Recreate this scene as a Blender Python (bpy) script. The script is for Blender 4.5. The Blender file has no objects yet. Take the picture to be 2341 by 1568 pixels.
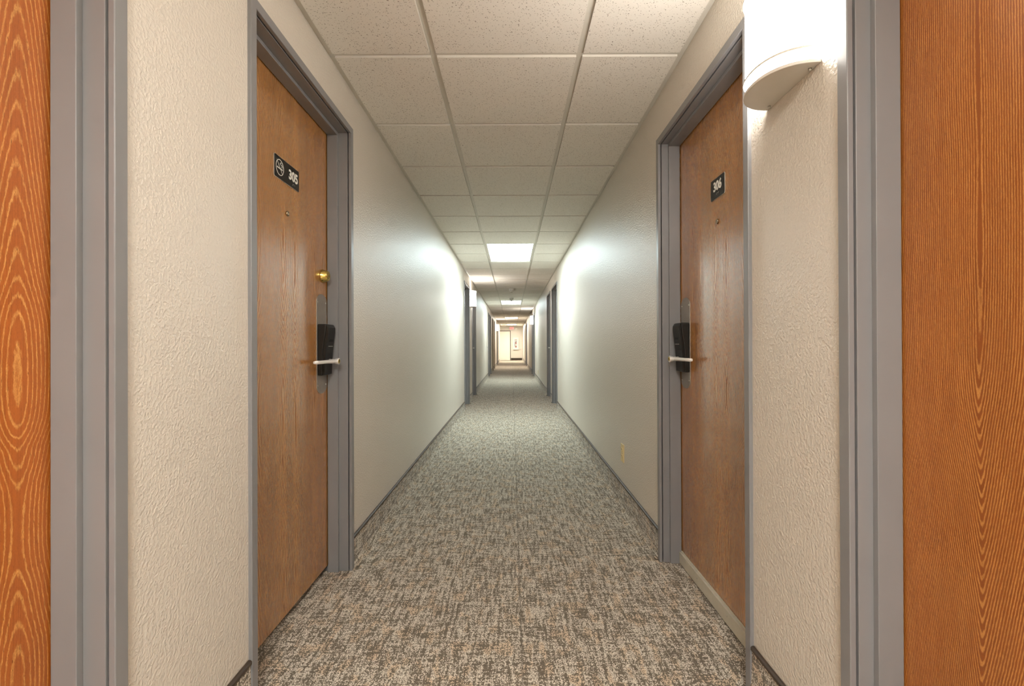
import bpy, bmesh, math, random
from mathutils import Vector, Matrix

random.seed(4)
SC = bpy.context.scene
COL = SC.collection

# ------------------------------------------------------------------ dimensions (metres)
WL, WR = 0.760, 0.7205          # wall planes: x = -WL and x = +WR
H_CAM = 1.0531
ZC = 2.2653                     # plane of the ceiling grid
Y_REAR, Y_END = -5.0, 31.0
Y_LEFT_END = 28.9               # where the left wall turns into the cross passage
BAR_L, BAR_R = -0.3229, 0.2868
TEE0, PITCH = 1.941, 0.6089
BASE_H = 0.150

# ------------------------------------------------------------------ mesh helpers
class MB:
    """collects faces in world coordinates; build() links them as one mesh object"""
    def __init__(self):
        self.v, self.f, self.sm = [], [], []
    def add(self, verts, faces, smooth=False):
        n = len(self.v)
        self.v += [tuple(p) for p in verts]
        self.f += [tuple(i + n for i in f) for f in faces]
        self.sm += [smooth] * len(faces)
        return self
    def box(self, x0, x1, y0, y1, z0, z1):
        if x0 > x1: x0, x1 = x1, x0
        if y0 > y1: y0, y1 = y1, y0
        if z0 > z1: z0, z1 = z1, z0
        v = [(x, y, z) for x in (x0, x1) for y in (y0, y1) for z in (z0, z1)]
        f = [(0, 1, 3, 2), (4, 6, 7, 5), (0, 4, 5, 1), (2, 3, 7, 6), (0, 2, 6, 4), (1, 5, 7, 3)]
        return self.add(v, f)
    def prism(self, ring_a, ring_b, smooth=False, caps=True):
        n = len(ring_a)
        v = list(ring_a) + list(ring_b)
        f = [(i, (i + 1) % n, n + (i + 1) % n, n + i) for i in range(n)]
        self.add(v, f, smooth)
        if caps:
            self.add(ring_a, [tuple(range(n))[::-1]])
            self.add(ring_b, [tuple(range(n))])
        return self
    def tube(self, p0, p1, r0, r1, seg=20, caps=True, smooth=True):
        p0, p1 = Vector(p0), Vector(p1)
        d = (p1 - p0).normalized()
        a = d.orthogonal().normalized(); b = d.cross(a)
        c = [(math.cos(2*math.pi*i/seg), math.sin(2*math.pi*i/seg)) for i in range(seg)]
        ra = [p0 + (a*x + b*y)*r0 for x, y in c]
        rb = [p1 + (a*x + b*y)*r1 for x, y in c]
        return self.prism(ra, rb, smooth, caps)
    def lathe(self, base, axis, prof, seg=28):
        """prof: (distance along axis, radius) pairs"""
        base = Vector(base); d = Vector(axis).normalized()
        a = d.orthogonal().normalized(); b = d.cross(a)
        v, f = [], []
        for h, r in prof:
            for i in range(seg):
                t = 2*math.pi*i/seg
                v.append(base + d*h + (a*math.cos(t) + b*math.sin(t))*r)
        m = len(prof)
        for j in range(m - 1):
            for i in range(seg):
                k = (i + 1) % seg
                f.append((j*seg + i, j*seg + k, (j+1)*seg + k, (j+1)*seg + i))
        self.add(v, f, True)
        self.add(v[:seg], [tuple(range(seg))[::-1]]); self.add(v[-seg:], [tuple(range(seg))])
        return self
    def build(self, name, mat, parent=None, origin=None, bevel=0.0, bseg=2, weld=True):
        if origin is None:
            origin = parent['_w'] if parent is not None else (0, 0, 0)
        o3 = Vector(origin)
        me = bpy.data.meshes.new(name)
        me.from_pydata([tuple(Vector(p) - o3) for p in self.v], [], self.f)
        me.polygons.foreach_set('use_smooth', self.sm)
        bm = bmesh.new(); bm.from_mesh(me)
        if weld: bmesh.ops.remove_doubles(bm, verts=bm.verts, dist=1e-5)
        bmesh.ops.recalc_face_normals(bm, faces=bm.faces)
        bm.to_mesh(me); bm.free()
        me.materials.append(mat)
        ob = bpy.data.objects.new(name, me)
        COL.objects.link(ob)
        put(ob, o3, parent)
        if bevel:
            m = ob.modifiers.new('bevel', 'BEVEL'); m.width = bevel; m.segments = bseg
            m.limit_method = 'ANGLE'; m.angle_limit = math.radians(40)
            m.harden_normals = False
        return ob

WORLD = {}
def put(ob, w, parent=None):
    ob['_w'] = tuple(w)
    if parent is not None:
        ob.parent = parent
        ob.location = Vector(w) - Vector(parent['_w'])
    else:
        ob.location = w

def tag(o, label=None, cat=None, group=None, kind=None):
    if label: o['label'] = label
    if cat: o['category'] = cat
    if group: o['group'] = group
    if kind: o['kind'] = kind
    return o

def empty(name, loc, label, cat, group=None, kind=None):
    o = bpy.data.objects.new(name, None); COL.objects.link(o)
    o.empty_display_size = 0.1
    put(o, Vector(loc))
    return tag(o, label, cat, group, kind)

# ------------------------------------------------------------------ materials
class NT:
    def __init__(self, name):
        self.m = bpy.data.materials.new(name); self.m.use_nodes = True
        self.t = self.m.node_tree; self.n = self.t.nodes
        self.b = self.n['Principled BSDF']; self.out = self.n['Material Output']
    def new(self, typ, **kw):
        x = self.n.new(typ)
        for k, v in kw.items(): setattr(x, k, v)
        return x
    def link(self, a, b): self.t.links.new(a, b)
    def put(self, sock, v):
        if hasattr(v, 'is_linked') or isinstance(v, bpy.types.NodeSocket): self.link(v, sock)
        else: sock.default_value = v
    def math(self, op, a, b=None, c=None, clamp=False):
        x = self.new('ShaderNodeMath', operation=op, use_clamp=clamp)
        self.put(x.inputs[0], a)
        if b is not None: self.put(x.inputs[1], b)
        if c is not None: self.put(x.inputs[2], c)
        return x.outputs[0]
    def coords(self):
        tc = self.new('ShaderNodeTexCoord'); s = self.new('ShaderNodeSeparateXYZ')
        self.link(tc.outputs['Object'], s.inputs[0])
        return s.outputs
    def vec(self, x=0.0, y=0.0, z=0.0):
        c = self.new('ShaderNodeCombineXYZ')
        for i, v in enumerate((x, y, z)): self.put(c.inputs[i], v)
        return c.outputs[0]
    def noise(self, vec, scale, detail=2.0, rough=0.5, dist=0.0):
        x = self.new('ShaderNodeTexNoise'); self.link(vec, x.inputs['Vector'])
        x.inputs['Scale'].default_value = scale; x.inputs['Detail'].default_value = detail
        x.inputs['Roughness'].default_value = rough; x.inputs['Distortion'].default_value = dist
        return x.outputs[0]
    def voro(self, vec, scale, feature='F1'):
        x = self.new('ShaderNodeTexVoronoi', feature=feature); self.link(vec, x.inputs['Vector'])
        x.inputs['Scale'].default_value = scale
        return x.outputs
    def mix(self, fac, a, b):
        x = self.new('ShaderNodeMix', data_type='RGBA'); self.put(x.inputs['Factor'], fac)
        for s, v in ((x.inputs[6], a), (x.inputs[7], b)):
            if isinstance(v, (tuple, list)): s.default_value = (*v[:3], 1)
            else: self.link(v, s)
        return x.outputs[2]
    def step(self, v, lo, hi):
        x = self.new('ShaderNodeMapRange', interpolation_type='SMOOTHSTEP')
        self.put(x.inputs[0], v); x.inputs[1].default_value = lo; x.inputs[2].default_value = hi
        return x.outputs[0]
    def bump(self, h, strength, dist=0.001):
        x = self.new('ShaderNodeBump'); self.link(h, x.inputs['Height'])
        x.inputs['Strength'].default_value = strength; x.inputs['Distance'].default_value = dist
        self.link(x.outputs[0], self.b.inputs['Normal'])
    def base(self, c, rough=0.5, metal=0.0, spec=0.5):
        if isinstance(c, (tuple, list)): self.b.inputs['Base Color'].default_value = (*c[:3], 1)
        else: self.link(c, self.b.inputs['Base Color'])
        self.put(self.b.inputs['Roughness'], rough)
        self.b.inputs['Metallic'].default_value = metal
        self.b.inputs['Specular IOR Level'].default_value = spec
        return self

def plain(name, c, rough=0.5, metal=0.0, spec=0.5, var=0.06, scale=30.0):
    """a paint / metal / plastic with a little procedural mottling"""
    n = NT(name); s = n.coords()
    f = n.noise(n.vec(s[0], s[1], s[2]), scale, 1)
    lo = tuple(x*(1-var) for x in c); hi = tuple(min(1, x*(1+var)) for x in c)
    n.base(n.mix(f, lo, hi), rough, metal, spec)
    return n.m

def emitter(name, c, strength, body=(0.8, 0.8, 0.78)):
    n = NT(name); n.base(body, 0.4)
    n.b.inputs['Emission Color'].default_value = (*c, 1)
    n.b.inputs['Emission Strength'].default_value = strength
    return n.m

def wall_paint(name, c, rough=0.40):
    n = NT(name); s = n.coords()
    v = n.vec(s[0], s[1], s[2])
    h = n.step(n.noise(v, 125, 2, 0.5, 0.2), 0.34, 0.72)
    col = n.mix(n.noise(v, 1.3, 1), tuple(x*0.965 for x in c), tuple(x*1.025 for x in c))
    n.base(col, rough, 0, 1.0)
    n.bump(h, 0.55, 0.0018)
    return n.m

def carpet(name):
    n = NT(name); s = n.coords()
    u = n.math('MULTIPLY_ADD', n.math('SIGN', s[0]), s[2], s[0])                   # the pile keeps its pattern where it turns up the wall
    v = n.vec(u, s[1], 0.0)
    wob = n.noise(v, 160, 0)
    cell = n.voro(n.vec(n.math('MULTIPLY_ADD', wob, 0.002, u), n.math('MULTIPLY', s[1], 0.72), 0.0), 330)
    sep = n.new('ShaderNodeSeparateColor'); n.link(cell['Color'], sep.inputs[0])
    longw = n.noise(n.vec(n.math('MULTIPLY', u, 85), n.math('MULTIPLY', s[1], 9), 3.1), 1.0, 2, 0.6)
    cross = n.noise(n.vec(n.math('MULTIPLY', u, 14), n.math('MULTIPLY', s[1], 95), 7.7), 1.0, 2, 0.6)
    dens = n.math('ADD', n.math('MULTIPLY', longw, 1.15), n.math('MULTIPLY', cross, 0.75))
    dens = n.math('MULTIPLY_ADD', dens, 2.5, -1.81)
    light = n.step(n.math('SUBTRACT', dens, sep.outputs[0]), -0.05, 0.08)
    tan = n.step(n.noise(n.vec(n.math('MULTIPLY', u, 22), n.math('MULTIPLY', s[1], 12), 9.0), 1.0, 1), 0.52, 0.62)
    cream = n.mix(sep.outputs[1], CARPET[0], CARPET[1])
    fleck = n.mix(tan, cream, CARPET[2])
    dark = n.mix(sep.outputs[2], CARPET[3], CARPET[4])
    light = n.math('MULTIPLY', light, n.step(cell['Distance'], 0.95, 0.25))
    col = n.mix(light, dark, fleck)
    # the seam that runs down the middle of the corridor
    seam = n.math('LESS_THAN', n.math('ABSOLUTE', n.math('SUBTRACT', s[0], 0.03)), 0.003)
    col = n.mix(n.math('MULTIPLY', seam, 0.55), col, CARPET[3])
    n.base(col, 0.95, 0, 0.1)
    n.b.inputs['Sheen Weight'].default_value = 0.15
    return n.m

def acoustic(name, c):
    n = NT(name); s = n.coords()
    w = n.noise(n.vec(s[0], s[1], 0.0), 60, 2)
    v = n.vec(n.math('MULTIPLY_ADD', w, 0.012, s[0]), n.math('MULTIPLY_ADD', w, 0.010, s[1]), 0.0)
    v1 = n.voro(v, 80)
    sp = n.new('ShaderNodeSeparateColor'); n.link(v1['Color'], sp.inputs[0])
    hole = n.step(n.math('SUBTRACT', v1['Distance'], n.math('MULTIPLY_ADD', sp.outputs[0], 0.20, 0.0)), 0.03, -0.03)
    v2 = n.voro(v, 165)
    sp2 = n.new('ShaderNodeSeparateColor'); n.link(v2['Color'], sp2.inputs[0])
    hole2 = n.step(n.math('SUBTRACT', v2['Distance'], n.math('MULTIPLY_ADD', sp2.outputs[1], 0.42, -0.06)), 0.05, -0.03)
    hole = n.math('MAXIMUM', hole, n.math('MULTIPLY', hole2, 0.7))
    geo = n.new('ShaderNodeNewGeometry'); gz = n.new('ShaderNodeSeparateXYZ'); n.link(geo.outputs['True Normal'], gz.inputs[0])
    hole = n.math('MULTIPLY', hole, n.math('GREATER_THAN', n.math('ABSOLUTE', gz.outputs[2]), 0.5))   # the cut edges are not pierced
    fine = n.noise(n.vec(s[0], s[1], 0.0), 210, 2, 0.6)
    col = n.mix(n.noise(n.vec(s[0], s[1], 0), 1.6, 2), tuple(x*0.97 for x in c), tuple(x*1.02 for x in c))
    col = n.mix(n.math('MULTIPLY', hole, 0.75), col, (0.17, 0.125, 0.085))
    n.base(col, 0.95, 0, 0.15)
    n.bump(fine, 0.35, 0.002)
    return n.m

def wood(name, dark, lite, G, w=0.005, yc=0.4, e=0.015, leaf=None, contrast=0.8, namp=0.02, jitter=0.55, strip=7.0, seed=0.0,
         sheen=0.3, width=0.36, streak=0.35, pore=0.5, pal=0.5, coat=0.25):
    """oak veneer: rings r = sqrt(y^2+e^2) + G(z) + wander, y across the door, z up it"""
    n = NT(name); s = n.coords()
    y, z = s[1], s[2]
    yy = n.math('PINGPONG', n.math('ADD', y, seed*0.37 + 1.0), leaf) if leaf else y
    if leaf:
        bank = n.math('FLOOR', n.math('DIVIDE', n.math('ADD', y, seed*0.37 + 1.0), leaf))
    wander = n.noise(n.vec(n.math('MULTIPLY', y, 3.0), seed, n.math('MULTIPLY', z, 1.3)), 1.0, 2)
    lean = n.noise(n.vec(seed + 4.0, 0.0, n.math('MULTIPLY', z, 1.7)), 1.0, 1)
    yr = n.math('SUBTRACT', yy, n.math('MULTIPLY_ADD', lean, 0.03, yc - 0.015))
    fc = n.new('ShaderNodeFloatCurve')
    cv = fc.mapping.curves[0]; zs = [p[0] for p in G]; gs = [p[1] for p in G]
    gmax = max(gs)*1.0001 + 1e-6
    pts = cv.points
    while len(pts) < len(G): pts.new(0.5, 0.5)
    for p, (pz, pg) in zip(sorted(pts, key=lambda q: q.location[0]), sorted(G)): p.location = (pz/2.2, pg/gmax)
    fc.mapping.update()
    n.link(n.math('DIVIDE', z, 2.2), fc.inputs['Value'])
    g = n.math('MULTIPLY', fc.outputs[0], gmax)
    r = n.math('SQRT', n.math('ADD', n.math('MULTIPLY', yr, yr), e*e))
    r = n.math('ADD', r, g)
    r = n.math('ADD', r, n.math('MULTIPLY', wander, namp))
    if leaf: r = n.math('ADD', r, n.math('MULTIPLY', n.noise(n.vec(n.math('MULTIPLY', bank, 7.3), 2.0, n.math('MULTIPLY', z, 1.1)), 1.0, 1), 0.12))
    jit = n.noise(n.vec(n.math('MULTIPLY', y, 260), 0.0, n.math('MULTIPLY', z, 60)), 1.0, 2)
    r = n.math('ADD', r, n.math('MULTIPLY', jit, w*jitter))
    fr = n.math('FRACT', n.math('DIVIDE', r, w))
    tri = n.math('ABSOLUTE', n.math('SUBTRACT', fr, 0.5))              # 0 in the middle of the pore band
    band = n.step(tri, width*0.5 + 0.1, width*0.5 - 0.1)
    fib = n.noise(n.vec(n.math('MULTIPLY', y, 420), seed, n.math('MULTIPLY', z, 7)), 1.0, 3, 0.6)
    tone = n.noise(n.vec(n.math('MULTIPLY', y, strip), seed + 2, n.math('MULTIPLY', z, 1.2)), 1.0, 3)
    grain = n.noise(n.vec(n.math('MULTIPLY', y, 900), seed, n.math('MULTIPLY', z, 330)), 1.0, 1)
    brk = n.noise(n.vec(n.math('MULTIPLY', y, 55), seed, n.math('MULTIPLY', z, 9)), 1.0, 2)
    pores = n.noise(n.vec(n.math('MULTIPLY', y, 700), 0.0, n.math('MULTIPLY', z, 75)), 1.0, 2)
    pm = n.step(pores, 0.60, 0.70)
    bandv = n.math('MULTIPLY', n.math('MULTIPLY', band, n.math('MULTIPLY_ADD', grain, 0.7, contrast - 0.35)), n.math('MULTIPLY_ADD', brk, 1.3, 0.35), clamp=True)
    smooth = n.math('SUBTRACT', 1.0, band)          # how close-grained, and so how glossy, the wood is
    if leaf:
        near_heart = n.step(n.math('ABSOLUTE', yr), 0.042, 0.014)
        bandv = n.math('ADD', n.math('MULTIPLY', bandv, n.math('MULTIPLY_ADD', near_heart, 0.92, 0.08)), n.math('MULTIPLY_ADD', near_heart, -0.3, 0.3))
        smooth = n.math('SUBTRACT', 1.0, n.math('MULTIPLY', n.math('SUBTRACT', 1.0, band), n.math('MULTIPLY_ADD', near_heart, 0.8, 0.2)))
    col = n.mix(bandv, dark, lite)
    shade = n.math('ADD', n.math('MULTIPLY_ADD', n.math('SUBTRACT', fib, 0.5), streak, 1.0),
                   n.math('MULTIPLY_ADD', n.math('SUBTRACT', tone, 0.5), pal, n.math('MULTIPLY', n.math('SUBTRACT', grain, 0.5), 0.28)))
    hs = n.new('ShaderNodeHueSaturation'); n.link(col, hs.inputs['Color']); n.link(shade, hs.inputs['Value'])
    col = n.mix(n.math('MULTIPLY', n.math('MULTIPLY', pm, n.math('MULTIPLY_ADD', band, 0.7, 0.3)), pore), hs.outputs[0], tuple(x*0.28 for x in dark))
    # faint pale scuffs, each with a shape of its own
    sc = n.voro(n.vec(n.math('MULTIPLY', y, 9), seed, n.math('MULTIPLY', z, 5)), 1.0)
    scr = n.noise(n.vec(n.math('MULTIPLY', n.math('ADD', y, n.math('MULTIPLY', z, 0.35)), 300), seed, n.math('MULTIPLY', z, 12)), 1.0, 1)
    scuff = n.math('MULTIPLY', n.step(scr, 0.72, 0.78), n.step(sc['Distance'], 0.3, 0.1))
    col = n.mix(n.math('MULTIPLY', scuff, 0.35), col, (0.75, 0.6, 0.42))
    rough = n.math('ADD', sheen, n.math('MULTIPLY', n.math('SUBTRACT', 1.0, smooth), 0.20))
    n.base(col, rough, 0, 0.5)
    n.b.inputs['Coat Roughness'].default_value = 0.17
    n.put(n.b.inputs['Coat Weight'], n.math('MULTIPLY_ADD', smooth, coat*0.8, coat*0.2))
    n.b.inputs['Coat IOR'].default_value = 1.8 if leaf else 1.5
    n.bump(fib, 0.2, 0.0005)
    return n.m

CARPET = [(0.92, 0.86, 0.74), (0.62, 0.55, 0.45), (0.78, 0.63, 0.46), (0.130, 0.105, 0.077), (0.190, 0.156, 0.115)]
M = {}
M['wall'] = wall_paint('wall_paint', (0.715, 0.66, 0.580))
M['carpet'] = carpet('woven_carpet')
M['tile'] = acoustic('acoustic_tile', (0.84, 0.80, 0.735))
M['grid'] = plain('grid_paint', (0.66, 0.625, 0.555), 0.5, var=0.04)
M['slab'] = plain('dark_light_block', (0.05, 0.05, 0.05), 0.9)
M['frame'] = plain('grey_frame_paint', (0.242, 0.239, 0.243), 0.36, 0, 0.5, 0.05, 8)
M['tanframe'] = plain('tan_frame_paint', (0.36, 0.29, 0.19), 0.45, 0, 0.5, 0.06, 8)
M['browndoor'] = plain('tan_door_paint', (0.40, 0.32, 0.2), 0.5, var=0.08)
M['cap'] = plain('base_cap_vinyl', (0.055, 0.036, 0.024), 0.45)
M['steel'] = plain('brushed_plate', (0.46, 0.43, 0.38), 0.42, 0.75, 0.5, 0.05, 60)
M['screw'] = plain('screw_metal', (0.6, 0.58, 0.52), 0.3, 0.9)
M['black'] = plain('black_plastic', (0.013, 0.0115, 0.009), 0.42, 0, 0.35)
M['blackin'] = plain('dark_slot', (0.006, 0.006, 0.006), 0.6)
M['nickel'] = plain('satin_nickel', (0.88, 0.86, 0.83), 0.34, 0.35, 0.6, 0.03)
M['brass'] = plain('polished_brass', (0.86, 0.66, 0.20), 0.2, 1.0, 0.5, 0.04)
M['oldbrass'] = plain('aged_brass', (0.42, 0.34, 0.23), 0.28, 0.95)
M['sign'] = plain('sign_black', (0.010, 0.009, 0.008), 0.4)
M['signedge'] = plain('sign_backing', (0.62, 0.6, 0.55), 0.4)
M['white'] = plain('sign_white', (0.9, 0.88, 0.82), 0.4, var=0.02)
M['sweep'] = plain('aluminium_sweep', (0.64, 0.61, 0.51), 0.42, 0.15, 0.5, 0.06, 40)
M['whitemetal'] = plain('white_enamel', (0.70, 0.66, 0.59), 0.38, var=0.03)
M['ivory'] = plain('ivory_plastic', (0.86, 0.70, 0.36), 0.35, var=0.03)
M['cream'] = plain('cream_door_paint', (0.93, 0.89, 0.78), 0.5, var=0.02)
M['brownframe'] = plain('dark_brown_frame', (0.14, 0.115, 0.09), 0.5)
M['red'] = plain('red_enamel', (0.60, 0.03, 0.025), 0.3)
M['paper'] = plain('paper_label', (0.85, 0.83, 0.76), 0.6)
M['plasticwhite'] = plain('white_plastic', (0.80, 0.78, 0.72), 0.45, var=0.03)
M['glassy'] = None

g = NT('peephole_glass'); g.base((0.35, 0.33, 0.3), 0.08, 0.6); M['lens'] = g.m
g = NT('cabinet_glass'); g.base((0.9, 0.92, 0.91), 0.04); g.b.inputs['Alpha'].default_value = 0.10; M['pane'] = g.m

M['tube'] = emitter('ceiling_lens', (0.80, 0.97, 1.0), 14.5)
M['tube_warm'] = emitter('ceiling_lens_warm', (1.0, 0.95, 0.84), 14.0)
M['tube_end'] = emitter('ceiling_lens_end', (1.0, 0.95, 0.83), 33.0)
M['tube_rear'] = emitter('ceiling_lens_rear_fill', (1.0, 0.98, 0.93), 28.0)  # unseen panel behind the camera, made stronger to fill the near end
M['shade'] = emitter('sconce_acrylic', (1.0, 0.955, 0.885), 21.0)
M['exitface'] = emitter('exit_face', (1.0, 0.50, 0.40), 0.42, (0.35, 0.22, 0.19))
M['exitred'] = emitter('exit_letters', (1.0, 0.05, 0.05), 0.42, (0.3, 0.02, 0.02))

# ------------------------------------------------------------------ walls
# every doorway: side (-1 left, +1 right), opening from y0 to y1, top of the opening
DOORS = [
    dict(s=-1, y0=0.080, y1=0.880, top=2.043, key='near_left'),
    dict(s=-1, y0=1.377, y1=2.181, top=2.043, key='305'),
    dict(s=+1, y0=0.163, y1=0.983, top=2.017, key='near_right'),
    dict(s=+1, y0=1.432, y1=2.256, top=2.017, key='306'),
    dict(s=-1, y0=7.460, y1=8.280, top=2.043, key='l3'),
    dict(s=-1, y0=8.940, y1=9.760, top=2.043, key='l4'),
    dict(s=+1, y0=7.440, y1=8.325, top=2.017, key='r3'),
    dict(s=+1, y0=8.730, y1=9.500, top=2.017, key='r4'),
    dict(s=-1, y0=14.87, y1=15.68, top=2.043, key='l5'),
    dict(s=-1, y0=16.02, y1=16.80, top=2.043, key='l6'),
    dict(s=+1, y0=14.75, y1=15.56, top=2.017, key='r5'),
    dict(s=+1, y0=15.95, y1=16.66, top=2.017, key='r6'),
    dict(s=-1, y0=18.05, y1=18.85, top=2.043, key='tan1'),
    dict(s=-1, y0=19.70, y1=20.50, top=2.043, key='tan2'),
    dict(s=-1, y0=23.70, y1=24.50, top=2.043, key='l7'),
    dict(s=+1, y0=22.00, y1=22.80, top=2.017, key='r7'),
    dict(s=+1, y0=23.25, y1=24.05, top=2.017, key='r8'),
]
JT = 0.030       # jamb thickness, hidden in the wall
CW = 0.032       # casing width
CP = 0.011       # how far the casing stands proud of the wall

def W(s): return WR if s > 0 else WL
def X(s, u): return s*(W(s) + u)        # u: depth into the wall, negative = into the corridor

def wall_side(s, y_end, name, label):
    mb = MB()
    y = Y_REAR
    for d in sorted((d for d in DOORS if d['s'] == s), key=lambda d: d['y0']):
        a, b = d['y0'] - JT, d['y1'] + JT
        mb.box(X(s, 0), X(s, .13), y, a, -.02, 2.30)
        mb.box(X(s, 0), X(s, .13), a, b, d['top'] + JT, 2.30)
        y = b
    mb.box(X(s, 0), X(s, .13), y, y_end, -.02, 2.30)
    o = mb.build(name, M['wall'], weld=False)
    tag(o, label, 'wall', kind='structure')
    return o
wall_side(-1, Y_LEFT_END, 'wall_left', 'long beige textured wall with the 305 door set in it')
wall_side(+1, Y_END, 'wall_right', 'long beige textured wall with the 306 door set in it')
o = MB().box(-2.6, 1.0, Y_END, Y_END + .13, -.02, 2.30).build('wall_end', M['wall'], weld=False)
tag(o, 'pale wall closing the far end of the corridor', 'wall', kind='structure')
o = MB().box(-1.0, 1.0, Y_REAR - .13, Y_REAR, -.02, 2.30).build('wall_rear', M['wall'], weld=False)
tag(o, 'beige wall closing the corridor behind the viewer', 'wall', kind='structure')
mb = MB().box(-2.6, -WL - .13, Y_LEFT_END - .13, Y_LEFT_END, -.02, 2.30)
mb.box(-2.73, -2.6, Y_LEFT_END - .13, Y_END + .13, -.02, 2.30)
o = mb.build('wall_passage', M['wall'], weld=False)
tag(o, 'beige wall of the side passage at the far end', 'wall', kind='structure')

# ------------------------------------------------------------------ floor
o = MB().box(-1.05, 1.05, Y_REAR - .1, Y_END + .1, -.05, 0).box(-2.7, -1.05, Y_LEFT_END - .1, Y_END + .1, -.05, 0).build('floor', M['carpet'], weld=False)
tag(o, 'brown and cream flecked woven carpet running down the corridor', 'floor', kind='structure')

# ------------------------------------------------------------------ carpet cove base
def cove(s, spans, name, label):
    prof = [(-.050, .001)]
    for i in range(1, 9):
        t = math.pi/2*i/8
        prof.append((-.050 + .041*math.sin(t), .046 - .045*math.cos(t)))
    prof += [(-.007, .085), (-.006, BASE_H - .011)]
    mb, cap = MB(), MB()
    for a, b in spans:
        if b - a < .01: continue
        ring = [(X(s, u), z) for u, z in prof] + [(X(s, .001), BASE_H - .011), (X(s, .001), .001)]
        mb.prism([(x, a, z) for x, z in ring], [(x, b, z) for x, z in ring])
        c = [(-.0035, BASE_H - .017), (-.0105, BASE_H - .012), (-.0105, BASE_H - .004), (-.006, BASE_H), (.001, BASE_H), (.001, BASE_H - .017)]
        cap.prism([(X(s, u), a, z) for u, z in c], [(X(s, u), b, z) for u, z in c])
    o = mb.build(name, M['carpet'], weld=False)
    tag(o, label, 'baseboard', kind='structure')
    cap.build('base_cap', M['cap'], o, weld=False)['label'] = 'dark brown cap strip'
def spans(s, y_end):
    r, y = [], Y_REAR
    for d in sorted((d for d in DOORS if d['s'] == s), key=lambda d: d['y0']):
        r.append((y, d['y0'] - CW - .001)); y = d['y1'] + CW + .001
    return r + [(y, y_end)]
cove(-1, spans(-1, Y_LEFT_END), 'baseboard_left', 'carpet cove base with dark cap along the wall of door 305')
cove(+1, spans(+1, Y_END), 'baseboard_right', 'carpet cove base with dark cap along the wall of door 306')
o = MB().box(-.07, WR - .05, Y_END - .012, Y_END + .001, 0, BASE_H).build('baseboard_end', M['cap'])
tag(o, 'dark base strip under the extinguisher cabinet on the end wall', 'baseboard', kind='structure')

# ------------------------------------------------------------------ ceiling
LIGHT_CELLS = [-6, 6, 18, 31, 43]
def cell_y(n): return TEE0 + PITCH*n
N0 = int(math.floor((Y_REAR - TEE0)/PITCH)); N1 = int(math.ceil((Y_END - TEE0)/PITCH))
tiles, grid = MB(), MB()
hb = 0.012
for n in range(N0, N1 + 1):
    ya, yb = max(cell_y(n), Y_REAR), min(cell_y(n + 1), Y_END)
    if yb - ya < .05: continue
    for c, (xa, xb, ea, eb) in enumerate(((-WL, BAR_L, .022, hb), (BAR_L, BAR_R, hb, hb), (BAR_R, WR, hb, .022))):
        lit = c == 1 and any(n in (k, k + 1) for k in LIGHT_CELLS)
        if lit: continue
        dz = random.uniform(-.0012, .0012)
        tiles.box(xa + ea + .001, xb - eb - .001, ya + hb + .001, yb - hb - .001, ZC - .009 + dz, ZC + .008)
        tiles.box(xa + .002, xb - .002, ya + .002, yb - .002, ZC + .008, ZC + .02)
tiles.box(-2.7, -WL - .13, Y_LEFT_END, Y_END, ZC - .009, ZC + .02)
tiles.box(-WL - .13, -WL, Y_LEFT_END, Y_END, ZC - .009, ZC + .02)
o = tiles.build('ceiling', M['tile'], weld=False)
tag(o, 'suspended ceiling of fissured off-white acoustic tiles', 'ceiling', kind='structure')
for xb in (BAR_L, BAR_R):
    grid.box(xb - hb, xb + hb, Y_REAR, Y_END, ZC, ZC + .006)
for n in range(N0, N1 + 1):
    y = cell_y(n)
    if not (Y_REAR < y < Y_END): continue
    grid.box(-WL, BAR_L - hb, y - hb, y + hb, ZC + .0004, ZC + .006)
    grid.box(BAR_R + hb, WR, y - hb, y + hb, ZC + .0004, ZC + .006)
    if (n - 1) not in LIGHT_CELLS:
        grid.box(BAR_L + hb, BAR_R - hb, y - hb, y + hb, ZC + .0004, ZC + .006)
for s, ye in ((-1, Y_LEFT_END), (1, Y_END)):
    grid.box(X(s, 0), X(s, -.022), Y_REAR, ye, ZC - .0015, ZC + .006)
o = grid.build('trim_1', M['grid'], weld=False)
tag(o, 'off-white metal grid that carries the ceiling tiles', 'ceiling trim', kind='structure')
o = MB().box(-2.75, 1.05, Y_REAR - .13, Y_END + .13, 2.30, 2.34).build('light_block_slab', M['slab'])  # unseen slab, added to block light above the tiles
tag(o, 'unseen dark slab added above the ceiling tiles to block light', 'ceiling', kind='structure')

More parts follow.
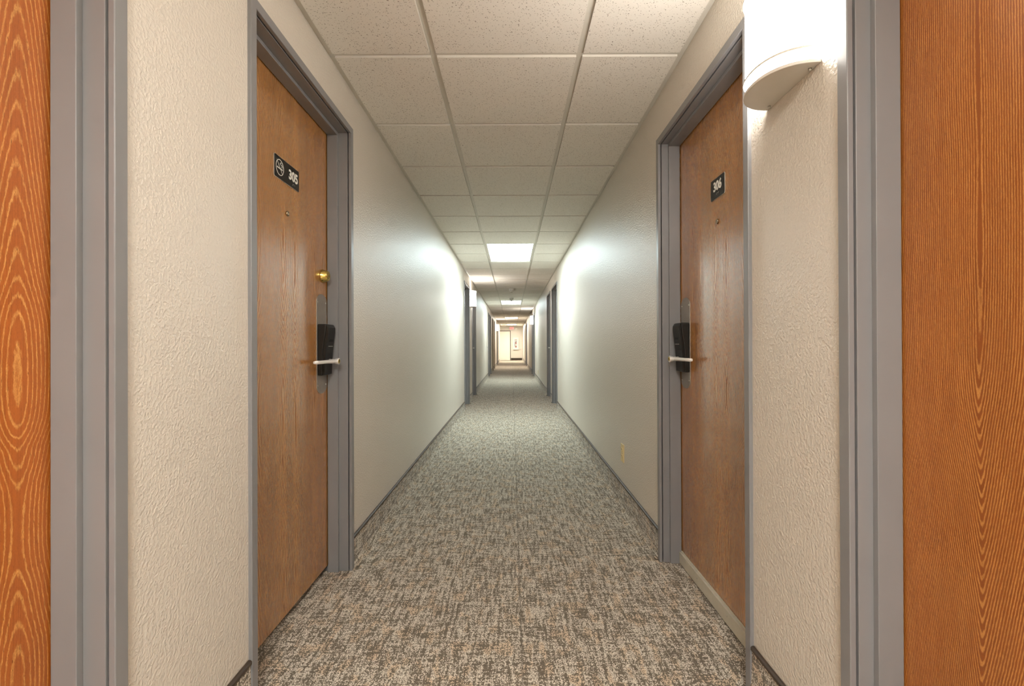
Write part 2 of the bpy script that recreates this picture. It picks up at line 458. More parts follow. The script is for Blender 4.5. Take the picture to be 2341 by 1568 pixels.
# ------------------------------------------------------------------ recessed ceiling lights
LIGHT_LABEL = {
    -6: 'recessed fluorescent ceiling panel behind the viewer',
    6: 'nearest and largest of the glowing ceiling panels',
    18: 'second glowing ceiling panel, behind the smoke detectors',
    31: 'third glowing ceiling panel, seen as a thin bright strip',
    43: 'farthest glowing ceiling panel, just above the exit sign',
}
for k in LIGHT_CELLS:
    ya, yb = cell_y(k) + hb, min(cell_y(k + 2) - hb, Y_END - .15)
    xa, xb = BAR_L + hb, BAR_R - hb
    r = empty('ceiling_light', ((xa + xb)/2, (ya + yb)/2, ZC), LIGHT_LABEL[k], 'ceiling light', 'recessed ceiling panels')
    fr = MB(); t = .014
    fr.box(xa, xa + t, ya, yb, ZC - .003, ZC + .012).box(xb - t, xb, ya, yb, ZC - .003, ZC + .012)
    fr.box(xa + t, xb - t, ya, ya + t, ZC - .003, ZC + .012).box(xa + t, xb - t, yb - t, yb, ZC - .003, ZC + .012)
    fr.build('light_frame', M['grid'], r, weld=False)
    MB().box(xa + t, xb - t, ya + t, yb - t, ZC + .002, ZC + .008).build('diffuser', M[{-6: 'tube_rear', 31: 'tube_warm', 43: 'tube_end'}.get(k, 'tube')], r)

# ------------------------------------------------------------------ door frames
STOP = {-1: .048, 1: .037}
FACE = {-1: .099, 1: .092}
FRAME_LABEL = {
    'near_left': 'grey steel frame of the orange wood door nearest the viewer beside the bare wall strip',
    '305': 'grey steel door frame around the wooden door marked 305',
    'near_right': 'grey steel frame of the wood door nearest the wall lamp',
    '306': 'grey steel door frame around the wooden door marked 306',
    'l3': 'blue-grey door frame in front of the first distant wall lamp on the 305 side',
    'l4': 'blue-grey door frame just past the first distant wall lamp on the 305 side',
    'r3': 'blue-grey door frame ending the long wall that has the outlet',
    'r4': 'second blue-grey door frame beyond the outlet on the 306 side',
    'l5': 'fifth grey door frame along the wall of door 305',
    'l6': 'sixth grey door frame along the wall of door 305, before the tan doors',
    'r5': 'blue-grey door frame in front of the far wall lamp on the 306 side',
    'r6': 'dark grey door frame just past the far wall lamp on the 306 side',
    'tan1': 'tan frame of the first tan door on the 305 side',
    'tan2': 'tan frame of the second tan door on the 305 side',
    'l7': 'last green-grey door frame on the 305 side, near the end wall',
    'r7': 'far grey door frame on the 306 side, seventh along',
    'r8': 'last grey door frame on the 306 side, near the extinguisher cabinet',
}
ntrim = [1]
def door_frame(d):
    s, y0, y1, top = d['s'], d['y0'], d['y1'], d['top']
    st, fc = STOP[s], FACE[s]
    mat = M['tanframe'] if d['key'].startswith('tan') else M['frame']
    ntrim[0] += 1
    j = MB(); sp = .014
    ua, ub = .006, .150
    # rabbet (outer) surfaces
    j.box(X(s, ua), X(s, ub), y0 - JT + .001, y0, 0, top + JT - .001)
    j.box(X(s, ua), X(s, ub), y1, y1 + JT - .001, 0, top + JT - .001)
    j.box(X(s, ua), X(s, ub), y0, y1, top, top + JT - .001)
    # the stop that the leaf closes against
    sb = fc - .003
    j.box(X(s, st), X(s, sb), y0, y0 + sp, 0, top - sp)
    j.box(X(s, st), X(s, sb), y1 - sp, y1, 0, top - sp)
    j.box(X(s, st), X(s, sb), y0, y1, top - sp, top)
    o = j.build('trim_%d' % ntrim[0], mat, None, origin=(X(s, 0), (y0 + y1)/2, 0), bevel=.0012, bseg=2, weld=False)
    tag(o, FRAME_LABEL[d['key']], 'door frame', kind='structure')
    # snap-on casing, mitred at the head
    a0, a1, b0, b1 = y0 - CW, y0 - .0015, y1 + .0015, y1 + CW
    zt, zi = top + CW, top + .0015
    def bar(p, q):
        ra = [(X(s, u), y, z) for (u, (y, z)) in ((-CP, p[0]), (-CP, p[1]), (.002, p[1]), (.002, p[0]))]
        rb = [(X(s, u), y, z) for (u, (y, z)) in ((-CP, q[0]), (-CP, q[1]), (.002, q[1]), (.002, q[0]))]
        c.prism(ra, rb)
    c = MB()
    bar(((a0, 0), (a1, 0)), ((a0, zt), (a1, zi)))
    bar(((b0, 0), (b1, 0)), ((b0, zi), (b1, zt)))
    bar(((a0, zt), (a1, zi)), ((b1, zt), (b0, zi)))
    c.build('casing', mat, o, bevel=.0018, bseg=2, weld=False)
for d in DOORS: door_frame(d)

# ------------------------------------------------------------------ doors
DK, LT = (0.36, 0.150, 0.035), (0.56, 0.275, 0.082)
LEAFMAT = {
    'near_left': wood('oak_orange', (0.40, 0.108, 0.017), (0.70, 0.345, 0.090),
                      [(0.0, .10), (.25, .06), (.44, .030), (.60, .045), (.74, .060), (.86, .045), (.985, .020), (1.2, .048), (1.5, .088), (1.8, .122), (2.1, .165)],
                      w=.0070, yc=.735, e=.016, contrast=.62, namp=.016, seed=1.3, sheen=.34, width=.23, pore=.9, pal=.35, streak=.6),
    'near_right': wood('oak_red', (0.29, 0.080, 0.014), (0.57, 0.250, 0.060),
                       [(0.0, .192), (.3, .132), (.5, .100), (.75, .057), (.9, .032), (1.0, .020), (1.15, .014), (1.4, .0095), (1.8, .0055), (2.1, .002)],
                       w=.0042, yc=.648, e=.005, contrast=.85, namp=.034, seed=5.1, sheen=.33, width=.40, pore=.35, pal=.35),
    '305': wood('oak_tan_305', DK, LT,
                [(0.0, .0), (.35, .055), (.75, .15), (1.05, .09), (1.38, .0), (1.7, .07), (2.1, .16)],
                w=.013, yc=.05, e=.005, leaf=.14, contrast=.8, namp=.03, seed=2.2, sheen=.25, width=.66, streak=.7, pore=.3, pal=.55, coat=1.0, jitter=.2, strip=24),
    '306': wood('oak_tan_306', (0.37, 0.150, 0.034), (0.56, 0.275, 0.082),
                [(0.0, .0), (.3, .08), (.55, .02), (.85, .16), (1.1, .09), (1.40, .0), (1.7, .08), (2.1, .19)],
                w=.013, yc=.045, e=.005, leaf=.12, contrast=.8, namp=.03, seed=3.4, sheen=.25, width=.66, streak=.7, pore=.3, pal=.55, coat=1.0, jitter=.2, strip=24),
    'far': wood('oak_tan_far', DK, LT, [(0.0, 0), (.5, .06), (1.2, .2), (2.1, .1)], w=.009, yc=.07, leaf=.1,
                contrast=.4, namp=.03, seed=7.7, sheen=.3),
}
DOOR_LABEL = {
    'near_left': 'bright orange wood door with bold arched grain, nearest the viewer by the bare wall strip',
    '305': 'wooden door marked 305 with a no-smoking sign and brass deadbolt',
    'near_right': 'reddish wood door with fine straight grain, nearest the wall lamp',
    '306': 'wooden door marked 306 with a metal sweep at its foot',
    'l3': 'third wood door on the 305 side, in front of the first distant wall lamp',
    'l4': 'fourth wood door on the 305 side, just past the first distant wall lamp',
    'r3': 'third wood door on the 306 side, ending the wall with the outlet',
    'r4': 'fourth wood door on the 306 side, its lever showing past the frame',
    'l5': 'fifth wood door along the wall of door 305',
    'l6': 'sixth wood door along the wall of door 305, before the tan doors',
    'r5': 'fifth wood door on the 306 side, in front of the far wall lamp',
    'r6': 'sixth wood door on the 306 side, just past the far wall lamp',
    'tan1': 'first tan painted door with a dark lever on the 305 side',
    'tan2': 'second tan painted door with a dark lever on the 305 side',
    'l7': 'last wood door on the 305 side, near the end wall',
    'r7': 'seventh wood door along the wall of door 306',
    'r8': 'last wood door on the 306 side, near the extinguisher cabinet',
}

def text_mesh(body, size, sx=1.0, bold=0.0, extrude=0.0006):
    cu = bpy.data.curves.new('lettering', 'FONT'); cu.body = body; cu.size = size
    cu.align_x = 'CENTER'; cu.align_y = 'CENTER'; cu.offset = bold; cu.extrude = extrude; cu.resolution_u = 4
    ob = bpy.data.objects.new('lettering', cu); COL.objects.link(ob)
    dg = bpy.context.evaluated_depsgraph_get(); dg.update()
    me = bpy.data.meshes.new_from_object(ob.evaluated_get(dg))
    bpy.data.objects.remove(ob); bpy.data.curves.remove(cu)
    for v in me.vertices: v.co.x *= sx
    return me

def lettering(name, body, mat, parent, center, right, up, size, sx, bold, extrude=.0006):
    """text whose reading direction is `right`, standing at `center` (world)"""
    me = text_mesh(body, size, sx, bold, extrude)
    r, u = Vector(right), Vector(up); nrm = r.cross(u)
    mat3 = Matrix((r, u, nrm)).transposed()
    xs = [v.co.x for v in me.vertices]; ys = [v.co.y for v in me.vertices]
    off = Vector(((min(xs) + max(xs))/2, (min(ys) + max(ys))/2, 0))
    for v in me.vertices: v.co = mat3 @ (v.co - off)
    me.materials.append(mat)
    ob = bpy.data.objects.new(name, me); COL.objects.link(ob)
    put(ob, Vector(center), parent)
    return ob

def door_leaf(i, d):
    s, y0, y1, top, key = d['s'], d['y0'], d['y1'], d['top'], d['key']
    xf = X(s, FACE[s])                      # face towards the corridor
    out = -s                                # x direction out of the door into the corridor
    gap = .031 if key != '306' else .020
    mat = LEAFMAT.get(key, M['browndoor'] if key.startswith('tan') else LEAFMAT['far'])
    org = (xf, y0, 0)
    leaf = MB().box(xf, X(s, FACE[s] + .044), y0 + .003, y1 - .003, gap, top - .004).build('door_%d' % i, mat, None, origin=org, bevel=.0015)
    tag(leaf, DOOR_LABEL[key], 'door', kind='structure')
    near = key in ('305', '306')
    full = near or key in ('l3', 'l4', 'r3', 'r4', 'near_left', 'near_right')
    P = lambda u, y, z: (xf + out*u, y, z)  # u metres out from the leaf
    # ---- lever lock on the far (latch) edge; leaves nearest the viewer carry theirs out of the frame
    first = key in ('near_left', 'near_right', 'l3', 'r3', 'l5', 'r5', 'r7')
    yc = y0 + .074 if first else y1 - .074
    hd = 1 if first else -1
    zl = .980 if s < 0 else .983
    # back plate
    hw, zb, zt = .056, .835, 1.282
    n = 14
    if s > 0: zb, zt = .845, 1.268
    def arch(u):
        ring = []
        for k in range(n + 1):
            t = math.pi*k/n
            ring.append((hw*math.cos(t), zt - .034 + .034*math.sin(t)))
        for k in range(n + 1):
            t = math.pi + math.pi*k/n
            ring.append((hw*math.cos(t), zb + .034 + .034*math.sin(t)))
        return [P(u, yc + y, z) for y, z in ring]
    if not key.startswith('tan'):
        pl = MB().prism(arch(0), arch(.0022)).build('lock_plate', M['steel'], leaf, origin=P(0, yc, zl), bevel=.0007)
        pl['label'] = 'satin steel back plate'
        if full:
            for yy in (-.043, .043):
                for zz in (zb + .038, zt - .038):
                    MB().lathe(P(.002, yc + yy, zz), (out, 0, 0), [(0, .0048), (.0012, .0048), (.0024, .0030), (.0026, .0005)], 12).build('screw', M['screw'], pl, origin=P(.002, yc + yy, zz))
    # black card lock
    z0 = .918 if s < 0 else .922
    yl = yc + hd*.005
    base = [(.002, 0), (.022, 0), (.024, .05), (.025, .10), (.031, .15), (.038, .19), (.040, .228), (.002, .228)]
    face = [(.022, .004), (.033, .004), (.034, .05), (.037, .10), (.043, .15), (.048, .190), (.049, .212), (.042, .226), (.040, .226), (.038, .19), (.031, .15), (.025, .10), (.024, .05)]
    w1, w2 = .044, .041
    lk = MB().prism([P(u, yl - w1, z0 + z) for u, z in base], [P(u, yl + w1, z0 + z) for u, z in base]).build('card_lock', M['black'], leaf, origin=P(0, yc, z0), bevel=.004, bseg=3)
    lk['label'] = 'black plastic card lock housing'
    MB().prism([P(u, yl - w2, z0 + z) for u, z in face], [P(u, yl + w2, z0 + z) for u, z in face]).build('card_reader', M['black'], lk, origin=P(.03, yc, z0), bevel=.003, bseg=3)
    if full:
        MB().box(*sorted((P(.036, 0, 0)[0], P(.0450, 0, 0)[0])), yc - .022, yc + .022, z0 + .150, z0 + .160).build('card_slot', M['blackin'], lk, origin=P(.05, yc, z0 + .155))
        MB().box(*sorted((P(.034, 0, 0)[0], P(.0420, 0, 0)[0])), yc - .024, yc + .024, z0 + .128, z0 + .131).build('slot_lip', M['screw'], lk, origin=P(.05, yc, z0 + .13))
    # lever handle: hub flaring outwards, arm towards the hinge side
    lm = M['nickel'] if not key.startswith('tan') else M['black']
    hub = MB().lathe(P(.036, yc, zl), (out, 0, 0), [(0, .0105), (.004, .0105), (.010, .0085), (.018, .0095), (.030, .0125), (.041, .0155), (.043, .0150), (.043, .0001)], 24)
    sect = [(0.0, .052, .0085, .011), (.02, .052, .0085, .010), (.06, .052, .0070, .0085), (.10, .052, .0060, .0080), (.140, .050, .0055, .0078), (.156, .042, .0055, .0078), (.160, .034, .0040, .0060)]
    rings = []
    for L, u, ru, rz in sect:
        rings.append([P(u + ru*math.cos(t), yc + hd*L, zl + rz*math.sin(t)) for t in [2*math.pi*q/14 for q in range(14)]])
    vs = [p for rg in rings for p in rg]; fs = []
    for a in range(len(rings) - 1):
        for q in range(14):
            fs.append((a*14 + q, a*14 + (q + 1) % 14, (a + 1)*14 + (q + 1) % 14, (a + 1)*14 + q))
    hub.add(vs, fs, True); hub.add(rings[-1], [tuple(range(14))])
    lv = hub.build('lever_handle', lm, leaf, origin=P(.036, yc, zl), weld=False)
    lv['label'] = 'satin nickel lever' if not key.startswith('tan') else 'dark lever'
    if near:
        MB().lathe(P(.0792, yc, zl), (out, 0, 0), [(0, .0105), (.0012, .0105), (.0014, .0070), (.0006, .0068), (.0006, .0001)], 18).build('key_cylinder', M['brass'], lv, origin=P(.0792, yc, zl))
        MB().box(*sorted((P(.0796, 0, 0)[0], P(.0804, 0, 0)[0])), yc - .0012, yc + .0012, zl - .004, zl + .004).build('keyway', M['blackin'], lv, origin=P(.080, yc, zl))
    # peephole
    if near:
        yp, zp = (1.785, 1.556) if key == '305' else (1.838, 1.534)
        ph = MB().lathe(P(0, yp, zp), (out, 0, 0), [(0, .0100), (.004, .0098), (.006, .0085), (.0062, .0062), (.0040, .0058), (.0040, .0001)], 22).build('peephole', M['oldbrass'], leaf, origin=P(0, yp, zp))
        ph['label'] = 'small round metal peephole'
        MB().lathe(P(.0042, yp, zp), (out, 0, 0), [(0, .0057), (.0008, .0045), (.0014, .0022), (.0015, .0001)], 16).build('peephole_lens', M['lens'], ph, origin=P(.0042, yp, zp))
    if key == '305':
        # deadbolt
        yd, zd = 2.118, 1.366
        db = MB().lathe(P(0, yd, zd), (out, 0, 0), [(0, .0300), (.002, .0305), (.004, .0300), (.026, .0225), (.028, .0205), (.028, .0130), (.0265, .0125), (.0265, .0001)], 36).build('deadbolt', M['brass'], leaf, origin=P(0, yd, zd))
        db['label'] = 'polished brass deadbolt'
        MB().lathe(P(.0266, yd, zd), (out, 0, 0), [(0, .0112), (.0016, .0108), (.0016, .0001)], 24).build('key_cylinder', M['brass'], db, origin=P(.0266, yd, zd))
        MB().box(*sorted((P(.0276, 0, 0)[0], P(.0286, 0, 0)[0])), yd - .0012, yd + .0012, zd - .005, zd + .005).build('keyway', M['blackin'], db, origin=P(.028, yd, zd))
        sign(leaf, P, out, 1.685, 1.881, 1.709, .0835, '305', True)
    if key == '306':
        sign(leaf, P, out, 1.772, 1.895, 1.667, .0815, '306', False)
        sw = MB()
        a, b = sorted((P(.0005, 0, 0)[0], P(.015, 0, 0)[0]))
        sw.box(a, b, y0 + .016, y1 - .016, .006, .058)
        c, e = sorted((P(.0005, 0, 0)[0], P(.005, 0, 0)[0]))
        sw.box(c, e, y0 + .016, y1 - .016, .058, .063)
        so = sw.build('door_sweep', M['sweep'], leaf, origin=P(.007, (y0 + y1)/2, 0), bevel=.001, weld=False)
        so['label'] = 'grey aluminium door sweep'
        for yy in (y0 + .06, (y0 + y1)/2 - .1, (y0 + y1)/2 + .18):
            MB().lathe(P(.015, yy, .038), (out, 0, 0), [(0, .0038), (.001, .0036), (.0016, .0018), (.0016, .0001)], 12).build('screw', M['screw'], so, origin=P(.015, yy, .038))
    return leaf

def sign(leaf, P, out, ya, yb, zc, h, number, smoking):
    """black room plate with white raised number; the no-smoking mark stands before it"""
    hy, hz = (yb - ya)/2, h/2; yc = (ya + yb)/2
    # reading direction seen from the corridor: left wall +y, right wall -y
    rd = 1 if out > 0 else -1
    def rr(hw, hh, r, u):
        pts = []
        for cx, cz, t0 in ((hw - r, hh - r, 0), (-hw + r, hh - r, 90), (-hw + r, -hh + r, 180), (hw - r, -hh + r, 270)):
            for k in range(5):
                t = math.radians(t0 + 90*k/4)
                pts.append(P(u, yc + cx + r*math.cos(t), zc + cz + r*math.sin(t)))
        return pts
    sg = MB().prism(rr(hy, hz, .006, .0005), rr(hy, hz, .006, .0025)).build('number_sign', M['signedge'], leaf, origin=P(.0005, yc, zc))
    sg['label'] = 'black room sign reading ' + number
    MB().prism(rr(hy - .0012, hz - .0012, .005, .0025), rr(hy - .0012, hz - .0012, .005, .0034)).build('sign_face', M['sign'], sg, origin=P(.0025, yc, zc))
    up = (0, 0, 1); right = (0, rd, 0)
    if smoking:
        yn, zn, sz, sx = yc + rd*.048, zc + .003, .051, 1.0
    else:
        yn, zn, sz, sx = yc + rd*.001, zc + .009, .051, .96
    lettering('room_number', number, M['white'], sg, P(.0036, yn, zn), right, up, sz, sx, .0015)
    # braille dots under the number
    br = MB()
    cells = ['3456', '14', '135' if smoking else '245', '15'] if smoking else ['3456', '14', '245', '124']
    y = yn - rd*.010 + (rd*.004 if smoking else 0); zb = zn - .029
    for cell in cells:
        for ch in cell:
            k = int(ch) - 1
            br.lathe(P(.0034, y + rd*(k//3)*.0024, zb - (k % 3)*.0024), (out, 0, 0), [(0, .0008), (.0005, .0005)], 8)
        y += rd*.0062
    br.build('braille', M['signedge'], sg, origin=P(.0034, yn, zb), weld=False)
    if smoking:
        yk, zk, R = yc - rd*.058, zc + .001, .0295
        ns = MB(); q = 48
        for k in range(q):
            t0, t1 = 2*math.pi*k/q, 2*math.pi*(k + 1)/q
            for t, tt in ((t0, t1),):
                c = [P(.0040, yk + rr_*math.cos(a), zk + rr_*math.sin(a)) for rr_, a in ((R - .0026, t), (R, t), (R, tt), (R - .0026, tt))]
                c2 = [P(.0033, yk + rr_*math.cos(a), zk + rr_*math.sin(a)) for rr_, a in ((R - .0026, t), (R, t), (R, tt), (R - .0026, tt))]
                ns.prism(c, c2)
        def barline(a, b, w):
            (ay, az), (by, bz) = a, b
            L = math.hypot(by - ay, bz - az); nx, nz = -(bz - az)/L*w/2, (by - ay)/L*w/2
            ring = [(ay + nx, az + nz), (by + nx, bz + nz), (by - nx, bz - nz), (ay - nx, az - nz)]
            ns.prism([P(.0040, yk + rd*p, zk + z) for p, z in ring], [P(.0033, yk + rd*p, zk + z) for p, z in ring])
        barline((-.0195, .0200), (.0195, -.0200), .0022)           # the slash
        barline((-.022, -.0035), (.014, -.0035), .0050)            # cigarette
        barline((.0158, -.0035), (.0178, -.0035), .0050)
        barline((.0194, -.0035), (.0210, -.0035), .0050)
        sm = [(.012, .003), (.015, .0075), (.011, .0115), (.005, .012), (.002, .0155), (.006, .0195), (.012, .0185)]
        for a, b in zip(sm, sm[1:]): barline(a, b, .0020)
        sm = [(.0195, .003), (.0205, .0085), (.0170, .0125), (.0145, .0150)]
        for a, b in zip(sm, sm[1:]): barline(a, b, .0018)
        ns.build('no_smoking_symbol', M['white'], sg, origin=P(.0033, yk, zk), weld=False)

for i, d in enumerate(DOORS): door_leaf(i + 1, d)

# ------------------------------------------------------------------ wall sconces
def dshape(hw, dep, k=2.25, n=28):
    """half-round plan: (along wall, out of wall)"""
    pts = []
    for i in range(n + 1):
        t = math.pi*i/n
        c, s_ = math.cos(t), math.sin(t)
        pts.append((math.copysign(abs(c)**(2/k), c)*hw, abs(s_)**(2/k)*dep))
    return pts
def sconce(s, yc, z0, label, h=.292):
    x0 = X(s, 0)
    P = lambda y, u, z: (x0 - s*u, yc + y, z)
    r = empty('wall_lamp', (x0, yc, z0), label, 'wall lamp', 'half-round wall lamps')
    full, inner = dshape(.114, .108), dshape(.1095, .103)
    lo = MB()
    lo.prism([P(y, u, z0) for y, u in full], [P(y, u, z0 + .0085) for y, u in full], smooth=False)
    lo.build('bottom_cap', M['whitemetal'], r, bevel=.0015)
    MB().prism([P(y, u, z0 + .0085) for y, u in inner], [P(y, u, z0 + h + .001) for y, u in inner], smooth=True).build('diffuser', M['shade'], r)
    for za in (z0 + .036, z0 + h - .042, z0 + h - .0065):
        MB().prism([P(y, u, za) for y, u in full], [P(y, u, za + .006) for y, u in full], caps=True).build('rim', M['whitemetal'], r, bevel=.001)
    for yy in (-.088, .088):
        MB().lathe(P(yy, .010, z0 - .006), (0, 0, 1), [(0, .0022), (.001, .0040), (.006, .0040)], 12).build('clip', M['screw'], r, origin=P(yy, .01, z0 - .006))
sconce(+1, 1.196, 1.706, 'large half-round white wall lamp beside door 306')
sconce(-1, 8.600, 1.742, 'white wall lamp between two doors on the 305 side, nearest of the distant ones')
sconce(+1, 15.74, 1.715, 'small glowing wall lamp far down the 306 side')
sconce(-1, 22.30, 1.700, 'tiny glowing wall lamp beside the end door, farthest down the 305 side')

# ------------------------------------------------------------------ ceiling devices
def detector(y, label, horn):
    r = empty('smoke_detector', (-.010, y, ZC - .009), label, 'smoke detector', 'ceiling smoke detectors')
    z = ZC - .009
    MB().lathe((-.010, y, z), (0, 0, -1), [(0, .058), (.012, .058), (.016, .054)], 30).build('mounting_base', M['plasticwhite'], r)
    MB().lathe((-.010, y, z - .016), (0, 0, -1), [(0, .050), (.030, .047), (.046, .038), (.050, .026), (.050, .0001)], 30).build('housing', M['plasticwhite'], r)
    MB().lathe((-.010, y, z - .066), (0, 0, -1), [(0, .024), (.014, .022), (.020, .014), (.021, .0001)], 24).build('sensor_cap', M['sweep'], r)
    if horn:
        for xx in (-.016, .016):
            MB().lathe((-.010 + xx, y - .0485, z - .034), (0, -1, 0), [(0, .006), (.002, .006), (.002, .0001)], 12).build('vent', M['blackin'], r, origin=(-.010 + xx, y - .0485, z - .034))
detector(10.10, 'white smoke detector with two dark vents, nearer of the two on the ceiling', True)
detector(12.10, 'white smoke detector hanging in front of the second ceiling panel', False)

# ------------------------------------------------------------------ outlets and small wall plates
def outlet(s, y, z, label):
    x0 = X(s, 0); out = -s
    r = empty('wall_outlet', (x0, y, z), label, 'outlet')
    MB().box(*sorted((x0, x0 + out*.006)), y - .036, y + .036, z - .058, z + .058).build('cover_plate', M['ivory'], r, bevel=.0025)
    for zz in (-.021, .021):
        ring0 = []; ring1 = []
        for k in range(20):
            t = 2*math.pi*k/20
            a, b = .0165*math.cos(t), max(-.0135, min(.0135, .0165*math.sin(t)))
            ring0.append((x0 + out*.0055, y + a, z + zz + b)); ring1.append((x0 + out*.0085, y + a, z + zz + b))
        sk = MB().prism(ring0, ring1).build('socket', M['ivory'], r, origin=(x0 + out*.0055, y, z + zz), bevel=.0006)
        for yy, hh in ((-.006, .0040), (.006, .0033)):
            MB().box(*sorted((x0 + out*.0075, x0 + out*.0089)), y + yy - .0011, y + yy + .0011, z + zz - hh + .003, z + zz + hh + .003).build('slot', M['blackin'], sk, origin=(x0 + out*.008, y + yy, z + zz))
    MB().lathe((x0 + out*.006, y, z), (out, 0, 0), [(0, .0032), (.0012, .0028), (.0012, .0001)], 12).build('screw', M['screw'], r, origin=(x0 + out*.006, y, z))
outlet(+1, 3.046, .344, 'ivory duplex outlet low on the wall near door 306')
outlet(+1, 12.90, .290, 'small ivory outlet low on the far wall, before the far wall lamp')
def plate(s, y, z, label):
    x0 = X(s, 0); out = -s
    r = empty('wall_plate', (x0, y, z), label, 'wall plate')
    MB().box(*sorted((x0, x0 + out*.008)), y - .035, y + .035, z - .045, z + .045).build('cover_plate', M['plasticwhite'], r, bevel=.002)
    MB().lathe((x0 + out*.008, y, z), (out, 0, 0), [(0, .012), (.010, .011), (.010, .0001)], 16).build('button', M['sweep'], r, origin=(x0 + out*.008, y, z))
plate(-1, 14.24, .98, 'small pale wall plate on the 305 side, before the fifth door')
plate(+1, 13.94, .97, 'small pale wall plate on the 306 side, above the far outlet')

# ------------------------------------------------------------------ the end wall
ye = Y_END
xa, xb, zt = -.815, -.130, 1.925
fr = MB()
fr.box(xa - .045, xa, ye - .018, ye, 0, zt + .045).box(xb, xb + .045, ye - .018, ye, 0, zt + .045).box(xa, xb, ye - .018, ye, zt, zt + .045)
o = fr.build('trim_%d' % (ntrim[0] + 1), M['brownframe'], None, origin=((xa + xb)/2, ye, 0), bevel=.002, weld=False)
tag(o, 'dark brown frame around the cream door in the end wall', 'door frame', kind='structure')
dn = MB().box(xa + .002, xb - .002, ye - .010, ye + .0, .012, zt - .003).build('door_%d' % (len(DOORS) + 1), M['cream'], None, origin=(xa, ye, 0), bevel=.0015)
tag(dn, 'bright cream door in the end wall under the exit sign', 'door', kind='structure')

# fire extinguisher cabinet: white frame with a glazed slot
cx0, cx1, cz0, cz1 = .080, .450, .710, 1.510
wx0, wx1, wz0, wz1 = .172, .338, .850, 1.390
r = empty('extinguisher_cabinet', ((cx0 + cx1)/2, ye, cz0), 'white wall cabinet with a narrow window on the end wall', 'cabinet')
yf = ye - .105
b = MB()
b.box(cx0 + .012, cx1 - .012, ye - .006, ye, cz0 + .012, cz1 - .012)
b.box(cx0 + .012, cx0 + .024, yf + .012, ye - .006, cz0 + .012, cz1 - .012).box(cx1 - .024, cx1 - .012, yf + .012, ye - .006, cz0 + .012, cz1 - .012)
b.box(cx0 + .024, cx1 - .024, yf + .012, ye - .006, cz0 + .012, cz0 + .024).box(cx0 + .024, cx1 - .024, yf + .012, ye - .006, cz1 - .024, cz1 - .012)
b.build('cabinet_box', M['plasticwhite'], r, weld=False)
f = MB()
f.box(cx0, wx0, yf, yf + .012, cz0, cz1).box(wx1, cx1, yf, yf + .012, cz0, cz1).box(wx0, wx1, yf, yf + .012, cz0, wz0).box(wx0, wx1, yf, yf + .012, wz1, cz1)
dr = f.build('cabinet_door', M['plasticwhite'], r, weld=False)
MB().box(wx0, wx1, yf + .004, yf + .007, wz0, wz1).build('window_pane', M['pane'], dr)
MB().box(cx0 + .03, cx0 + .045, yf - .02, yf, 1.02, 1.12).build('pull_handle', M['nickel'], dr, bevel=.003)
# the extinguisher inside
ex, ey = .262, ye - .055
fe = empty('fire_extinguisher', (ex, ey, cz0 + .026), 'red fire extinguisher with black hose inside the white cabinet', 'fire extinguisher')
zb = cz0 + .026
MB().lathe((ex, ey, zb), (0, 0, 1), [(0, .036), (.006, .040), (.39, .040), (.42, .034), (.44, .018), (.46, .016)], 28).build('cylinder', M['red'], fe)
MB().lathe((ex, ey, zb + .20), (0, 0, 1), [(0, .0406), (.16, .0406)], 28).build('paper_label', M['paper'], fe)
v = MB().lathe((ex, ey, zb + .46), (0, 0, 1), [(0, .018), (.03, .018), (.035, .012)], 18)
v.box(ex - .012, ex + .055, ey - .010, ey + .010, zb + .495, zb + .507).box(ex - .012, ex + .05, ey - .010, ey + .010, zb + .523, zb + .535)
v.build('valve', M['black'], fe, weld=False)
hs = MB(); pts = [(-.015, .475), (-.05, .46), (-.055, .40), (-.050, .28), (-.046, .18)]
for (a, za), (c, zc_) in zip(pts, pts[1:]): hs.tube((ex + a, ey - .012, zb + za), (ex + c, ey - .012, zb + zc_), .009, .009, 12)
hs.build('hose', M['black'], fe, weld=False)

# exit sign, hung below the ceiling in front of the end wall
sx0, sx1, sz0, sz1, sy = -.172, .142, 2.020, 2.215, 30.86
r = empty('exit_sign', ((sx0 + sx1)/2, sy, sz0), 'red and white illuminated exit sign under the ceiling at the far end', 'exit sign')
MB().box(sx0, sx1, sy, sy + .045, sz0, sz1).build('housing', M['plasticwhite'], r, bevel=.003)
MB().box(sx0 + .008, sx1 - .008, sy - .002, sy, sz0 + .008, sz1 - .008).build('sign_face', M['exitface'], r)
lettering('exit_lettering', 'EXIT', M['exitred'], r, ((sx0 + sx1)/2, sy - .003, (sz0 + sz1)/2), (1, 0, 0), (0, 0, 1), .165, .78, .004, .001)
MB().tube(((sx0 + sx1)/2, sy + .022, sz1), ((sx0 + sx1)/2, sy + .022, ZC - .009), .012, .012, 14).build('canopy_stem', M['plasticwhite'], r)

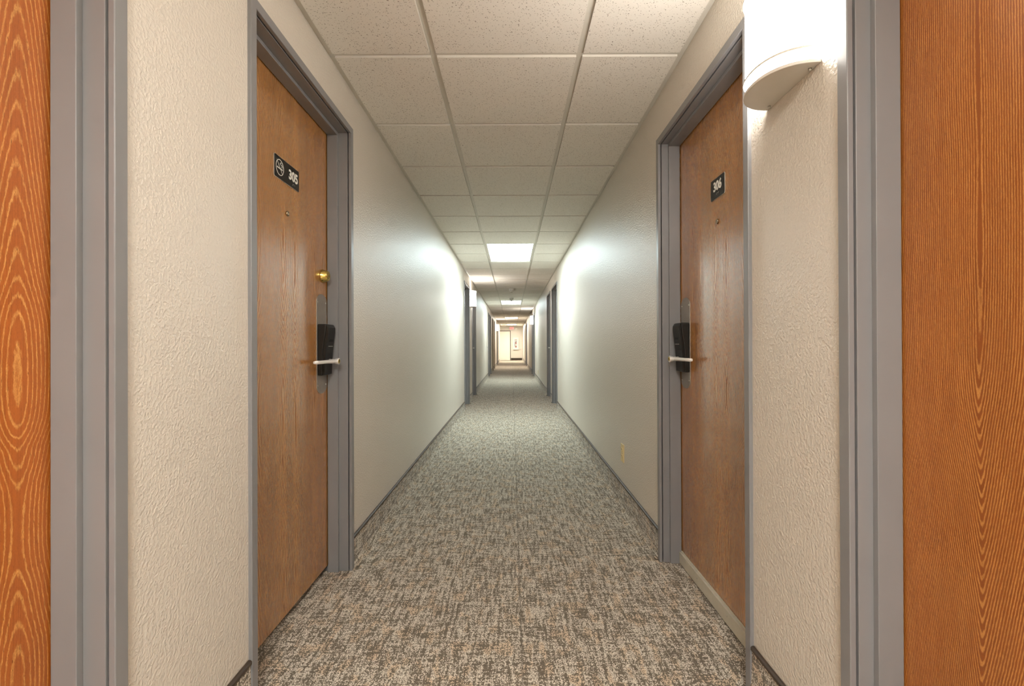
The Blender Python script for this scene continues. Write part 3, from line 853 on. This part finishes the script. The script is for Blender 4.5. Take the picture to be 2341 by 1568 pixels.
# emergency lamp unit beside the sign
r = empty('emergency_light', (.255, ye, 1.99), 'white emergency light with two lamp heads beside the exit sign', 'emergency light')
MB().box(.165, .345, ye - .070, ye + .002, 1.985, 2.065).build('battery_box', M['plasticwhite'], r, bevel=.006)
for xx in (.205, .305):
    h = MB().lathe((xx, ye - .055, 2.105), (0, -1, -.15), [(0, .028), (.03, .042), (.055, .045), (.058, .040)], 22).build('lamp_head', M['plasticwhite'], r, origin=(xx, ye - .055, 2.105))
    MB().lathe((xx, ye - .1125, 2.0965), (0, -1, -.15), [(0, .0395), (.004, .030), (.006, .0001)], 20).build('lamp_lens', M['white'], h, origin=(xx, ye - .11, 2.097))
    MB().tube((xx, ye - .045, 2.06), (xx, ye - .060, 2.095), .008, .008, 10).build('swivel', M['plasticwhite'], h, origin=(xx, ye - .045, 2.06))

# ------------------------------------------------------------------ camera
p, ro, yw = 3.0e-3, -3.6e-3, 1.0e-4
cp, sp_, cr, sr = math.cos(p), math.sin(p), math.cos(ro), math.sin(ro)
cw, sw = math.cos(yw), math.sin(yw)
B = Matrix(((1, 0, 0), (0, 0, -1), (0, 1, 0)))
Rw = Matrix(((cw, -sw, 0), (sw, cw, 0), (0, 0, 1)))
Rp = Matrix(((1, 0, 0), (0, cp, sp_), (0, -sp_, cp)))
Rr = Matrix(((cr, -sr, 0), (sr, cr, 0), (0, 0, 1)))
R = Rr @ Rp @ B @ Rw
cam = bpy.data.cameras.new('camera'); cam.sensor_fit = 'HORIZONTAL'; cam.sensor_width = 36.0
cam.lens = 1068.0/2341*36.0; cam.clip_start = 0.02; cam.clip_end = 200
co = bpy.data.objects.new('camera', cam); COL.objects.link(co)
rot = Matrix((R[0], -R[1], -R[2])).transposed()
co.matrix_world = Matrix.Translation((0, 0, H_CAM)) @ rot.to_4x4()
SC.camera = co

# ------------------------------------------------------------------ world and view
w = bpy.data.worlds.new('world'); SC.world = w; w.use_nodes = True
w.node_tree.nodes['Background'].inputs[0].default_value = (0, 0, 0, 1)
w.node_tree.nodes['Background'].inputs[1].default_value = 0.0
SC.view_settings.view_transform = 'Standard'; SC.view_settings.look = 'None'
SC.view_settings.gamma = 1.0; SC.view_settings.use_curve_mapping = False
SC.view_settings.exposure = 0.82
cy = SC.cycles
cy.max_bounces = 5; cy.diffuse_bounces = 4; cy.glossy_bounces = 2; cy.transmission_bounces = 4
cy.use_adaptive_sampling = True; cy.adaptive_threshold = 0.07; cy.adaptive_min_samples = 20
cy.sample_clamp_indirect = 6.0; cy.caustics_reflective = False; cy.caustics_refractive = False
cy.use_denoising = True

for ob in list(bpy.data.objects):
    if '_w' in ob: del ob['_w']
